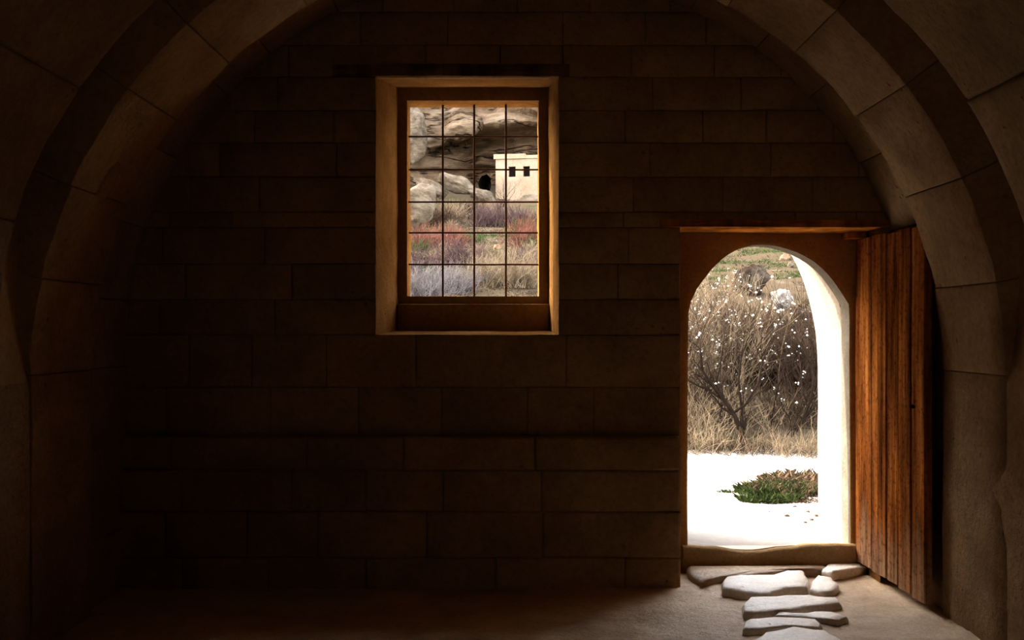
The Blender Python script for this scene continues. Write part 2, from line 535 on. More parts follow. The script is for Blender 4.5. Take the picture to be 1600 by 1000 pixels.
# ------------------------------------------------------------------ end wall
wall = MB()
ROWS = [-160, -100, -40, 18, 70, 120, 172, 223, 276, 331, 355, 412, 468, 523, 605, 683, 760]
XL, XR = PX(150), PX(1420)
WIN = (587, 873, 120, 523)
DOR = (1063, 1376, 355, 940)
def spans(p0, p1):
    cuts = [(150.0, 1420.0)]
    for (a, b, t, bt) in (WIN, DOR):
        if p0 >= t - 1 and p1 <= bt + 1:
            new = []
            for s, e in cuts:
                if b <= s or a >= e:
                    new.append((s, e))
                    continue
                if a > s: new.append((s, a))
                if b < e: new.append((b, e))
            cuts = new
    return cuts
for p0, p1 in zip(ROWS[:-1], ROWS[1:]):
    for s, e in spans(p0, p1):
        wall.quad((PX(s), D + .022, PZ(p1)), (PX(e), D + .022, PZ(p1)), (PX(e), D + .022, PZ(p0)), (PX(s), D + .022, PZ(p0)))
# outer skin with holes for window and door
YO = 7.15
WO = (PX(560, D), PX(900, D), PZ(560, D), PZ(60, D))
DO = (1.075, 2.065, 0.0, 2.24)
def skin(y, holes, x0, x1, z0, z1):
    xs = sorted({x0, x1} | {h[i] for h in holes for i in (0, 1)})
    zs = sorted({z0, z1} | {h[i] for h in holes for i in (2, 3)})
    for a, b in zip(xs[:-1], xs[1:]):
        for c, d in zip(zs[:-1], zs[1:]):
            if any(h[0] <= (a + b) / 2 <= h[1] and h[2] <= (c + d) / 2 <= h[3] for h in holes):
                continue
            wall.quad((a, y, c), (a, y, d), (b, y, d), (b, y, c))
skin(YO, (WO, (DO[0] - .04, DO[1] + .04, -.2, 2.4)), -3.2, 3.2, -.2, 4.4)
wall_back = wall.build('wall_back', M['mortar'], smooth=False)
tag(wall_back, 'brown coursed stone end wall holding the barred window and arched doorway', 'wall', kind='structure')

JOINTS = {223: [1127], 276: [1130, 990], 523: [885, 1000], 605: [928, 690], 70: [665], 18: [880, 700]}
for p0, p1 in zip(ROWS[:-2], ROWS[1:-1]):
    for s, e in spans(p0, p1):
        want = JOINTS.get(p0, [])
        xs = [s]
        x = s + rnd.uniform(70, 150)
        while x < e - 60:
            w = [j for j in want if abs(j - x) < 60]
            xs.append(w[0] if w and w[0] - xs[-1] > 40 else x)
            x = xs[-1] + rnd.uniform(95, 190)
        xs.append(e)
        for a, b in zip(xs[:-1], xs[1:]):
            x0, z0 = PX(a), PZ(p1)
            block('stone_block', lambda u, v, w, x0=x0, z0=z0: (x0 + u, D + w, z0 + v), (b - a) * U, (p1 - p0) * U, 4, 2, M['tuff'], wall_back, depth=0.05, bev=0.008, amp=0.010, gap=0.001)
# thicker lower wall with a ledge
YL = D - 0.085
LROWS = [683, 735, 800, 872, 935]
def PXl(p): return PX(p, YL)
def PZl(p): return PZ(p, YL)
m = MB()
m.box(PXl(140), PXl(1062), YL + .02, D + .3, -.06, PZl(688))
dado = m.build('trim_1', M['mortar'], smooth=False)
tag(dado, 'thicker lower stone wall with a ledge under the window', 'wall', kind='structure')
for k, (p0, p1) in enumerate(zip(LROWS[:-1], LROWS[1:])):
    xs = [140.0]
    x = 140 + rnd.uniform(80, 160)
    while x < 1064 - 70:
        xs.append(x)
        x += rnd.uniform(110, 220)
    xs.append(1064.0)
    for a, b in zip(xs[:-1], xs[1:]):
        x0, z0 = PXl(a), PZl(p1)
        last = b == 1064.0
        block('stone_block', lambda u, v, w, x0=x0, z0=z0: (x0 + u, YL + w, z0 + v), PXl(b) - PXl(a), (p1 - p0) * U * YL / D, 4, 2, M['tuff'], dado, depth=(0.40 if last else .12), bev=0.014 if not last else .018, amp=0.012, gap=0.001)

# ------------------------------------------------------------------ window niche, opening and iron grille
YW1, YW2 = 6.65, 6.86
def rect(px0, px1, py0, py1, y):
    return [Vector((PX(px0, y), y, PZ(py1, y))), Vector((PX(px1, y), y, PZ(py1, y))), Vector((PX(px1, y), y, PZ(py0, y))), Vector((PX(px0, y), y, PZ(py0, y)))]
def loft_rect(m, A, B, n=10, amp=0.006):
    for i in range(4):
        a0, a1, b0, b1 = A[i], A[(i + 1) % 4], B[i], B[(i + 1) % 4]
        rows = []
        for j in range(n + 1):
            s = j / n
            r = []
            for k in range(n + 1):
                t = k / n
                p = (a0.lerp(a1, t)).lerp(b0.lerp(b1, t), s)
                q = amp * fbm(p, 5, 3)
                if 0 < k < n: p = p + Vector((q, 0, q * .8))
                r.append(p)
            rows.append(r)
        m.grid(rows)
win = empty('window_1', (PX(730), D + .3, PZ(523)), 'deep stone window opening with lit ochre reveals', 'window', kind='structure')
outer = rect(587, 873, 120, 523, D)
inner = rect(622, 857, 137, 516, YW1)
m = MB(); loft_rect(m, outer, inner); m.build('reveal', M['reveal'], win)
surr = MB()
def frame_face(m, px0, px1, py0, py1, qx0, qx1, qy0, qy1, y):
    A = rect(px0, px1, py0, py1, y); B = rect(qx0, qx1, qy0, qy1, y)
    for i in range(4):
        m.quad(A[i], A[(i + 1) % 4], B[(i + 1) % 4], B[i])
frame_face(surr, 600, 880, 110, 540, 636, 842, 157, 463, YW1 + .004)
surr.build('surround', M['mortar'], win, smooth=False)
m = MB()
loft_rect(m, rect(636, 842, 157, 463, YW1 + .004), rect(641, 840, 168, 463.5, YW2), 8, .008)
m.build('opening_reveal', M['reveal'], win)
# splay outside the grille to the outer face
m = MB()
k = [Vector((WO[0], YO, WO[2])), Vector((WO[1], YO, WO[2])), Vector((WO[1], YO, WO[3])), Vector((WO[0], YO, WO[3]))]
loft_rect(m, rect(641, 840, 168, 463.5, YW2), k, 4, 0)
m.build('outer_splay', M['pale'], win)
# parapet stone at the back of the niche
def fn_par(u, v, w):
    y = YW1 - .07
    return (PX(621, y) + u, y + w + .02 * v, PZ(523, y) + v)
block('parapet', fn_par, PX(858, 6.58) - PX(621, 6.58), PZ(475, 6.58) - PZ(523, 6.58), 9, 3, M['mortar'], win, depth=.075, bev=.006, amp=.008, gap=0)
# top plate closing the parapet
m = MB()
y = YW1 - .064
m.quad((PX(621, y), y, PZ(476, y)), (PX(858, y), y, PZ(476, y)), (PX(858, y), YW1 + .01, PZ(474, y)), (PX(621, y), YW1 + .01, PZ(474, y)))
m.build('parapet_top', M['reveal'], win)
# board over the window
def beam(name, label, x0, x1, y0, y1, z0, z1, mat, sag=.006):
    m = MB()
    n = 14
    ring = []
    for i in range(n + 1):
        x = x0 + (x1 - x0) * i / n
        e = [.004 * nz((x * 5, k, 2)) for k in range(4)]
        dz = sag * nz((x * 1.3, 5, 1))
        ring.append([(x, y0 + e[0], z0 + dz), (x, y0 + e[1], z1 + dz + e[2]), (x, y1, z1), (x, y1, z0 + dz + e[3] * .5)])
    V = [p for r in ring for p in r]
    Fc = []
    for i in range(n):
        for k in range(4):
            a = i * 4 + k; b = i * 4 + (k + 1) % 4
            Fc.append((a, b, b + 4, a + 4))
    Fc += [(0, 1, 2, 3), (4 * n, 4 * n + 3, 4 * n + 2, 4 * n + 1)]
    o = mesh(name, V, Fc, mat, smooth=False)
    return tag(o, label, 'beam')
beam('window_lintel', 'dark wooden lintel set in the wall above the barred window', PX(520), PX(890), D - .012, D + .05, PZ(119.5), PZ(101), M['old_wood'])

gr = empty('window_grille', (PX(741, 6.8), 6.8, PZ(463, 6.8)), 'rusted iron grille of crossing bars in the window opening', 'grille')
YG = 6.78
for px in (692, 741, 790.5):
    m = MB()
    pts = [Vector((PX(px, YG) + .002 * nz((px, k, 0)), YG, PZ(465, YG) + (PZ(157, YG) - PZ(465, YG)) * k / 8)) for k in range(9)]
    m.tube(pts, [.0072] * 9, 6)
    m.build('bar', M['iron'], gr)
for py in (214, 265.5, 316, 364, 413.5):
    m = MB()
    pts = [Vector((PX(634, YG) + (PX(846, YG) - PX(634, YG)) * k / 8, YG - .010 + .002 * nz((py, k, 0), .7), PZ(py, YG) + .002 * nz((k, py, 3)))) for k in range(9)]
    m.tube(pts, [.0055] * 9, 6)
    m.build('bar', M['iron'], gr)

# ------------------------------------------------------------------ doorway
YP, YPB = 6.45, 6.62
arc_px = [(1075, 900), (1074.5, 780), (1075, 640), (1075.5, 540), (1076, 488), (1080, 471), (1089, 452), (1101, 435), (1113, 420), (1125, 408), (1137, 398.5), (1149, 391.5), (1163, 386), (1176, 383), (1189, 382), (1203, 382.5), (1217, 385), (1230, 388.5), (1246, 394), (1260, 401), (1273, 409), (1284, 418), (1295, 429), (1305, 442), (1316, 458), (1327, 476), (1328, 500), (1328, 560), (1328.5, 650), (1329, 780), (1330, 900)]
AX = [(PX(x, YP), PZ(y, YP)) for x, y in arc_px]
x_l, x_r, z_t = PX(1063) - .01, PX(1376), PZ(352)
dcx, dcz = sum(a[0] for a in AX) / len(AX), PZ(520, YP)
door_w = empty('door_1', (dcx, YP, 0), 'recessed doorway with an arched stone opening to daylight', 'doorway', kind='structure')
def to_rect(x, z):
    dx, dz = x - dcx, z - dcz
    if z <= dcz: return (x_l if dx < 0 else x_r, z)
    ts = []
    if dx < 0: ts.append((x_l - dcx) / dx)
    if dx > 0: ts.append((x_r - dcx) / dx)
    if dz > 0: ts.append((z_t - dcz) / dz)
    t = min(ts)
    return (dcx + dx * t, dcz + dz * t)
def wob(x, z, a=.006):
    return a * fbm((x, 1.7, z), 9, 3)
m = MB()
rows = []
for j in range(7):
    s = j / 6
    r = []
    for (x, z) in AX:
        ox, oz = to_rect(x, z)
        px, pz = x + (ox - x) * s, z + (oz - z) * s
        r.append((px, YP + wob(px, pz) + (.012 if j == 0 else 0), pz))
    rows.append(r)
m.grid(rows)
# corners missed by the radial sweep
for (x, z), (x2, z2) in zip(AX[:-1], AX[1:]):
    a, b = to_rect(x, z), to_rect(x2, z2)
    if abs(a[0] - b[0]) > 1e-6 and abs(a[1] - b[1]) > 1e-6:
        cxr = x_l if x < dcx else x_r
        n = len(m.v)
        m.v += [(a[0], YP, a[1]), (b[0], YP, b[1]), (cxr, YP, z_t)]
        m.f.append((n, n + 1, n + 2))
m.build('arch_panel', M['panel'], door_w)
# inner jamb and soffit of the arched panel
m = MB()
rows = []
for j in range(4):
    y = YP + .012 + (YPB - YP - .012) * j / 3
    rows.append([(x + wob(z, y, .004), y, z) for x, z in AX])
m.grid(rows)
m.build('jamb', M['jamb'], door_w)
# outer reveal, rising outwards
N = 40
def resample(pts, n):
    L = [0]
    for a, b in zip(pts[:-1], pts[1:]): L.append(L[-1] + math.dist(a, b))
    out = []
    for i in range(n + 1):
        t = L[-1] * i / n
        k = max(j for j in range(len(L)) if L[j] <= t + 1e-9)
        k = min(k, len(pts) - 2)
        s = (t - L[k]) / max(1e-9, L[k + 1] - L[k])
        out.append((pts[k][0] + (pts[k + 1][0] - pts[k][0]) * s, pts[k][1] + (pts[k + 1][1] - pts[k][1]) * s))
    return out
cx0, hw = (AX[0][0] + AX[-1][0]) / 2, (AX[-1][0] - AX[0][0]) / 2
def ell(zs, b, n=24, w=1.0):
    p = [(cx0 - hw * w, 0.0), (cx0 - hw * w, zs * .5)]
    p += [(cx0 - hw * w * math.cos(math.pi * i / n), zs + b * math.sin(math.pi * i / n)) for i in range(n + 1)]
    return p + [(cx0 + hw * w, zs * .5), (cx0 + hw * w, 0.0)]
inn = resample(ell(EYE + .05, .50), N)
out = resample(ell(EYE - .27, 1.03), N)
m = MB()
rows = []
for j in range(9):
    s = j / 8
    y = YPB + (YO - YPB) * s
    s2 = min(1, s * 1.5)
    rows.append([(a[0] + (b[0] - a[0]) * s2 + wob(a[1], y, .005), y, a[1] + (b[1] - a[1]) * s2) for a, b in zip(inn, out)])
m.grid(rows)
m.build('outer_reveal', M['outer'], door_w)
# back face of the panel and face around the outer arch
m = MB()
for (x, z), (x2, z2) in zip(AX[:-1], AX[1:]):
    a, b = to_rect(x, z), to_rect(x2, z2)
    m.quad((x, YPB, z), (x2, YPB, z2), (b[0], YPB, b[1]), (a[0], YPB, a[1]))
for (x, z), (x2, z2) in zip(out[:-1], out[1:]):
    def orect(x, z):
        if z <= 1.2: return (DO[0] - .05 if x < cx0 else DO[1] + .05, z)
        dx, dz = x - cx0, z - 1.2
        t = min(([(abs(DO[1] + .05 - cx0)) / abs(dx)] if abs(dx) > 1e-6 else []) + [(2.41 - 1.2) / dz])
        return (cx0 + dx * t, 1.2 + dz * t)
    a, b = orect(x, z), orect(x2, z2)
    m.quad((x, YO, z), (x2, YO, z2), (b[0], YO, b[1]), (a[0], YO, a[1]))
m.build('outer_surround', M['pale'], door_w)
# sides of the recess in front of the panel
m = MB()
for xx in (x_l, x_r):
    rows = [[(xx + wob(z * .2, y, .006), y, -.06 + (z_t + .06) * z / 16) for y in (D + .005, D + .15, D + .3, YP + .03)] for z in range(17)]
    m.grid(rows)
m.build('recess_side', M['reveal'], door_w)
# wooden lintel over the recess
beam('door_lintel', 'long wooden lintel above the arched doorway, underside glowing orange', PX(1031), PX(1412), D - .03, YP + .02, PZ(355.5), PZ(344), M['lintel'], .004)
m = MB()
hx, hy = 2.06, 6.40
m.box(PX(1318, hy), PX(1347, hy), hy - .08, hy + .06, PZ(374, hy), PZ(362, hy))
tag(m.build('pivot_block', M['lintel'], smooth=False), 'small wooden pivot block at the upper door hinge', 'hinge block')

# threshold stone
m = MB()
V, Fc = [], []
tx0, tx1 = PX(1066, YP), PX(1345, YP)
n = 24
prof_t = []
for i in range(n + 1):
    t = i / n
    x = tx0 + (tx1 - tx0) * t
    zt = .165 - .035 * math.exp(-((t - .38) / .2) ** 2) + .03 * max(0, t - .6) + .008 * nz((x * 9, 0, 0))
    prof_t.append([(x, YP - .05 + .01 * nz((x * 5, 1, 0)), -.04), (x, YP - .055 + .014 * nz((x * 6, 2, 0)), zt * .55), (x, YP - .03 + .012 * nz((x * 7, 3, 0)), zt - .012), (x, YP - .005, zt), (x, YP + .09, zt - .012), (x, YP + .12, .05)])
m.grid(prof_t)
tag(m.build('threshold_stone', M['sill']), 'worn ochre stone threshold across the foot of the doorway', 'threshold', kind='structure')

# ------------------------------------------------------------------ room floor
def floor_z(x, y):
    d = math.hypot((x - 1.55) * .8, (y - 6.3))
    return .012 * fbm((x, y, 0), 3.2, 4) + .014 * max(0, 1 - d / 1.3) + .007 * fbm((x, y, 2), 13, 2) + .012 * nz((x * 9, y * 9, 4)) * max(0, 1 - d / 2)
m = MB()
rows = []
ys = [-2.7 + i * .35 for i in range(17)] + [3.3 + i * .045 for i in range(75)]
xs = [-2.4 + i * .1 for i in range(27)] + [.25 + i * .045 for i in range(48)]
for y in ys:
    rows.append([(x, y, floor_z(x, y)) for x in xs])
m.grid(rows)
tag(m.build('floor', M['soil']), 'uneven earth floor lit in front of the doorway', 'floor', kind='structure')

def slab(name, poly, z, th, label, mat, group=None):
    P = [on_floor(x, y, z) for x, y in poly]
    # refine outline
    Q = []
    for a, b in zip(P, P[1:] + P[:1]):
        for k in range(3):
            p = a.lerp(b, k / 3)
            p = p + Vector((.008 * nz(p, 14, 1), .010 * nz(p, 14, 2), 0))
            Q.append(p)
    c = sum(Q, Vector()) / len(Q)
    V, Fc = [], []
    L = len(Q)
    levels = [(1.01, -th), (1.02, -th * .45), (1.0, -.012), (.95, 0), (.6, .003), (.25, .004)]
    for (s, dz) in levels:
        for p in Q:
            q = c + (p - c) * s
            V.append((q.x, q.y, z + dz + (.007 * fbm(q, 9, 3) if dz > -.02 else .006 * nz(q, 20))))
    for j in range(len(levels) - 1):
        for i in range(L):
            a, b = j * L + i, j * L + (i + 1) % L
            Fc.append((a, b, b + L, a + L))
    V.append((c.x, c.y, z + .004))
    for i in range(L):
        Fc.append(((len(levels) - 1) * L + i, (len(levels) - 1) * L + (i + 1) % L, len(V) - 1))
    o = mesh(name, V, Fc, mat)
    return tag(o, label, 'paving stone', group)
G = 'paving stones inside the doorway'
slab('step_stone', [(1074, 884), (1180, 884), (1292, 879), (1290, 890), (1250, 889), (1220, 893), (1180, 896), (1130, 901), (1098, 906), (1080, 896)], .055, .07, 'low stone step slab along the foot of the threshold', M['soil'], G)
slab('paving_stone', [(1128, 908), (1138, 894), (1175, 897), (1210, 898), (1238, 889), (1256, 892), (1264, 906), (1262, 917), (1225, 919), (1200, 926), (1160, 923), (1129, 919)], .052, .08, 'largest pale paving stone, first slab inside the threshold', M['flag'], G)
slab('paving_stone', [(1268, 908), (1278, 899), (1297, 902), (1311, 914), (1302, 923), (1283, 925), (1266, 919)], .045, .06, 'small pale paving stone right of the largest slab', M['flag'], G)
slab('paving_stone', [(1161, 943), (1172, 933), (1215, 931), (1265, 929), (1308, 934), (1314, 941), (1285, 946), (1235, 952), (1185, 957), (1163, 955)], .042, .07, 'long pitted paving stone just in front of the largest slab', M['flag'], G)
slab('paving_stone', [(1208, 962), (1216, 957), (1262, 957), (1300, 955), (1326, 964), (1310, 970), (1286, 967), (1245, 964)], .030, .05, 'thin sliver of paving stone between two longer slabs', M['flag'], G)
slab('paving_stone', [(1162, 972), (1170, 966), (1210, 964), (1276, 966), (1285, 973), (1280, 979), (1230, 978), (1190, 982), (1162, 982)], .036, .07, 'straight narrow paving stone, fourth slab from the threshold', M['flag'], G)
slab('paving_stone', [(1172, 1004), (1195, 988), (1240, 979), (1290, 984), (1318, 998), (1325, 1016), (1250, 1026), (1180, 1022)], .036, .07, 'rounded paving stone at the bottom edge, nearest the viewer', M['flag'], G)
slab('step_stone', [(1284, 889), (1298, 879), (1330, 877), (1352, 876), (1356, 883), (1335, 889), (1302, 894)], .062, .09, 'flat stone under the door hinge beside the threshold', M['flag'], G)

# ------------------------------------------------------------------ open plank door
hinge = Vector((2.090, 6.42))
free = Vector((2.155, 5.505))
dz0, dz1 = .078, EYE + .555
dv = free - hinge
Ld = dv.length
dv.normalize()
nv = Vector((-dv.y, dv.x))   # pick the side facing the room (-x)
if nv.x > 0: nv = -nv
leaf = empty('plank_door', (hinge.x, hinge.y, dz0 - .03), 'weathered orange brown plank door standing open beside the doorway', 'door')
# plank cuts measured along the leaf
def along(px):
    # distance along the leaf where its foot shows at this pixel column
    lo, hi = 0, Ld
    for _ in range(40):
        mid = (lo + hi) / 2
        p = hinge + dv * mid
        if CX + F * p.x / p.y < px: lo = mid
        else: hi = mid
    return lo
cuts = [0.0] + [along(p) for p in (1362, 1385, 1404, 1424)] + [Ld]
for k, (a, b) in enumerate(zip(cuts[:-1], cuts[1:])):
    n = 14
    V, Fc = [], []
    off = [0, .004, -.002, .005, .001][k]
    low = [-.002, -.008, -.013, -.020, -.032][k]
    top = [0, .004, -.003, .004, .0][k]
    g = .0012 if k not in (2, 3) else .0018
    for i in range(n + 1):
        t = i / n
        z = (dz0 + low) + (dz1 + top - dz0 - low) * t
        ga = a + g + .0030 * nz((k * 3.1, z * 2.5, 1)) if a > 0 else a
        gb = b - g + .0030 * nz((k * 3.1 + 3.1, z * 2.5, 1)) if b < Ld else b + .006 * nz((z * 3, 1, 5))
        if k == 2 and t < .25: gb -= .012 * (1 - t / .25) + .004
        w = off + .003 * nz((z * 2, k * 5, 7))
        for (u, ww) in ((ga, w - .006), (ga + .008, w), (ga + (gb - ga) * .35, w + .002 * nz((z * 5, k, 1))), (ga + (gb - ga) * .7, w + .002 * nz((z * 5, k, 2))), (gb - .008, w), (gb, w - .006), (gb, -.04), (ga, -.04)):
            p = hinge + dv * u + nv * ww
            V.append((p.x, p.y, z))
    W = 8
    for i in range(n):
        for j in range(W):
            p0, p1 = i * W + j, i * W + (j + 1) % W
            Fc.append((p0, p1, p1 + W, p0 + W))
    Fc.append(tuple(range(W)))
    Fc.append(tuple(n * W + j for j in reversed(range(W))))
    mesh('plank', V, Fc, M['door'], leaf, smooth=False)
for zz in (dz0 + .25, dz1 - .3):        # battens on the hidden side
    m = MB()
    c4 = []
    for u in (.04, Ld - .05):
        for w in (-.038, -.062):
            p = hinge + dv * u + nv * w
            c4.append(p)
    V = [(p.x, p.y, z) for z in (zz, zz + .1) for p in c4]
    mesh('batten', V, [(0, 1, 3, 2), (4, 6, 7, 5), (0, 2, 6, 4), (1, 5, 7, 3), (0, 4, 5, 1), (2, 3, 7, 6)], M['dark_wood'], leaf, smooth=False)
def disc_on_leaf(u, z, rx, rz, w0, w1, mat, name, n=14):
    V = []
    for w, s in ((w0, 1), (w1, 1), (w1 + (w1 - w0) * .2, .6)):
        for i in range(n):
            t = 2 * math.pi * i / n
            p = hinge + dv * (u + rx * s * math.cos(t)) + nv * w
            V.append((p.x, p.y, z + rz * s * math.sin(t)))
    Fc = [(j * n + i, j * n + (i + 1) % n, (j + 1) * n + (i + 1) % n, (j + 1) * n + i) for j in range(2) for i in range(n)]
    Fc.append(tuple(2 * n + i for i in range(n)))
    o = mesh(name, V, Fc, mat, leaf)
    return o
u_l = Ld - .135
zk = EYE - (632 - CY) / F * 5.5
tag(disc_on_leaf(u_l, zk - .02, .030, .010, -.01, .0075, M['dark_hole'], 'keyhole'), 'dark keyhole slot')
tag(disc_on_leaf(u_l - .03, zk + .07, .022, .042, -.01, .0045, M['dark_wood'], 'wear_patch'), 'dark worn patch above the keyhole')
# peg knob poking out behind the free edge
m = MB()
kc = hinge + dv * (Ld - .10) - nv * .05
zk2 = PZ(823, 5.45)
V, Fc = [], []
for j, (s, w) in enumerate(((.35, 0), (.5, .012), (1, .02), (1, .045), (.6, .052))):
    for i in range(14):
        t = 2 * math.pi * i / 14
        p = kc + dv * (.055 * s * math.cos(t)) - nv * w
        V.append((p.x, p.y, zk2 + .055 * s * math.sin(t)))
for j in range(4):
    for i in range(14):
        Fc.append((j * 14 + i, j * 14 + (i + 1) % 14, (j + 1) * 14 + (i + 1) % 14, (j + 1) * 14 + i))
Fc.append(tuple(4 * 14 + i for i in range(14)))
mesh('knob', V, Fc, M['dark_wood'], leaf)

# ------------------------------------------------------------------ outside: terrain
GZ = .155
prof_d = [(6.5, GZ - .01), (11.3, GZ + .02), (12.4, GZ + .22), (14, EYE - .62), (16, EYE + .02), (20, EYE + .62), (30, EYE + 1.85), (45, EYE + 4.0), (65, EYE + 7.3), (88, EYE + 11.3), (130, EYE + 20)]
def hill_z(x, y):
    for (a, za), (b, zb) in zip(prof_d[:-1], prof_d[1:]):
        if y <= b:
            t = max(0, (y - a) / (b - a))
            z = za + (zb - za) * t
            break
    else:
        z = prof_d[-1][1]
    k = min(1, max(0, (y - 11) / 12))
    return z + k * (.22 * fbm((x, y, 0), .35, 4) + .012 * y * nz((x, y, 0), .08)) + .012 * fbm((x, y, 0), 1.3, 3)
m = MB()
ys = []
y = 6.5
while y < 100:
    ys.append(y)
    y += .18 + (y - 6.5) * .02
for yy in ys:
    ext = 22 + yy * .9
    nxx = 90
    rows_x = [-ext + 2 * ext * ((i / nxx)) for i in range(nxx + 1)]
    m_row = [(x, yy, hill_z(x, yy)) for x in rows_x]
    if yy == ys[0]: rows = []
    rows.append(m_row)
m.grid(rows)
tag(m.build('ground', M['ground']), 'pale dusty yard rising into a scrubby hillside', 'ground', kind='structure')

m = MB()
m.grid([[(-30 + 26.95 * i / 20, -8 + 15 * j / 12, GZ - .1 + .02 * fbm((i, j, 0), .7, 2)) for i in range(21)] for j in range(13)])
tag(m.build('ground', M['ground']), 'pale dusty ground along the left side of the building', 'ground', kind='structure')
# cliff
def cliff_pt(x, z):
    p = Vector((x, 0, z))
    y = 96 + 5.0 * fbm(p, .045, 3) - 2.2 * abs(fbm(p, .12, 3, 2)) + .5 * fbm(p, .5, 4, 5)
    y += .10 * (z - 20)
    # overhanging lips: masses that stand proud above a sloping line
    for (x0, z0, sl, cv, pr, hgt, xa, xb) in LIPS:
        if xa < x < xb:
            zl = z0 + sl * (x - x0) + cv * (x - x0) ** 2 + .35 * nz((x, 0, 1), .5)
            e = min(1, (x - xa) / 1.5, (xb - x) / 1.5)
            t = z - zl
            if t > 0:
                y -= e * pr * max(0, 1 - t / hgt) * min(1, t / .25)
    return Vector((x, y, z))
def CP(px, py, d=94): return PX(px, d), PZ(py, d)
LIPS = []
for (px, py, sl, cv, pr, hgt, pa, pb) in ((800, 209, .05, -.03, 5.0, 4.0, 690, 1000), (720, 224, .22, .0, 2.2, 2.4, 630, 800), (760, 244, .18, 0, 1.6, 2.0, 735, 800), (740, 262, .05, 0, 2.4, 2.2, 725, 790), (660, 265, -.02, 0, 1.5, 2, 650, 720), (650, 232, .35, 0, 1.6, 1.8, 560, 682), (820, 190, -.3, 0, 2.0, 3, 770, 860), (700, 190, .5, -.1, 1.8, 3, 690, 745), (400, 200, .1, 0, 4, 5, 200, 640), (1150, 240, -.1, 0, 4, 4, 1000, 1400)):
    X, Z = CP(px, py)
    LIPS.append((X, Z, sl, cv, pr, hgt, PX(pa, 94), PX(pb, 94)))
m = MB()
xs = [-75 + i * 1.4 for i in range(44)] + [-13.2 + i * .14 for i in range(125)] + [4.5 + i * 1.4 for i in range(50)]
zs = [6 + i * .8 for i in range(7)] + [11.4 + i * .11 for i in range(112)] + [24 + i * .9 for i in range(16)]
rows = [[cliff_pt(x, z) for x in xs] for z in zs]
m.grid(rows)
CLIFF = tag(m.build('cliff', M['cliff']), 'tan layered rock cliff with overhanging ledges behind the hillside', 'cliff')

# carved house facade
hs = empty('cliff_house', at(830, 320, 86), 'pale cube shaped stone house with two dark windows below the cliff', 'building')
DH = 86
ang = math.radians(-10)
o0 = at(774.5, 330, DH)
def hp(u, v, w):
    return (o0.x + u * math.cos(ang) + w * math.sin(-ang), o0.y + u * math.sin(ang) + w * math.cos(ang), o0.z + v)
sc = DH / F
def hbox(name, u0, u1, v0, v1, w0, w1, mat, parent=None):
    m = MB()
    m.v = [hp(u, v, w) for v in (v0, v1) for w in (w0, w1) for u in (u0, u1)]
    m.f = [(0, 1, 3, 2), (4, 6, 7, 5), (0, 4, 5, 1), (1, 5, 7, 3), (3, 7, 6, 2), (2, 6, 4, 0)]
    return m.build(name, mat, parent or hs, smooth=False)
HW, HT = 95 * sc, (330 - 249) * sc
wins = [(20, 12), (43, 12)]
# facade built round its two openings
us = [0, 20.5 * sc, 31.5 * sc, 43.5 * sc, 54 * sc, HW]
v0w, v1w = (330 - 277) * sc, (330 - 261) * sc
m = MB()
for i in range(5):
    for (va, vb, hole) in ((-1.5, v0w, 0), (v0w, v1w, i in (1, 3)), (v1w, HT, 0)):
        if not hole:
            m.quad(hp(us[i], va, 0), hp(us[i + 1], va, 0), hp(us[i + 1], vb, 0), hp(us[i], vb, 0))
m.quad(hp(0, -1.5, 0), hp(0, HT, 0), hp(0, HT, 5), hp(0, -1.5, 5))
m.quad(hp(HW, -1.5, 0), hp(HW, HT, 0), hp(HW, HT, 5), hp(HW, -1.5, 5))
m.quad(hp(0, HT, 0), hp(HW, HT, 0), hp(HW, HT, 5), hp(0, HT, 5))
m.build('house_wall', M['facade'], hs, smooth=False)
for i in (1, 3):
    m = MB()
    a, b = us[i], us[i + 1]
    for q in (((a, v0w), (b, v0w)), ((b, v0w), (b, v1w)), ((b, v1w), (a, v1w)), ((a, v1w), (a, v0w))):
        m.quad(hp(*q[0], 0), hp(*q[1], 0), hp(*q[1], .35), hp(*q[0], .35))
    fr = m.build('window', M['facade'], hs, smooth=False)
    m = MB()
    m.quad(hp(a, v0w, .34), hp(b, v0w, .34), hp(b, v1w, .34), hp(a, v1w, .34))
    m.build('pane', M['dark_hole'], fr, smooth=False)
hbox('cornice', -.15, 47 * sc, HT, HT + 7.5 * sc, -.14, 2.0, M['facade'])
hbox('cornice', 47 * sc, HW + .1, HT, HT + 5 * sc, -.10, 2.0, M['facade'])

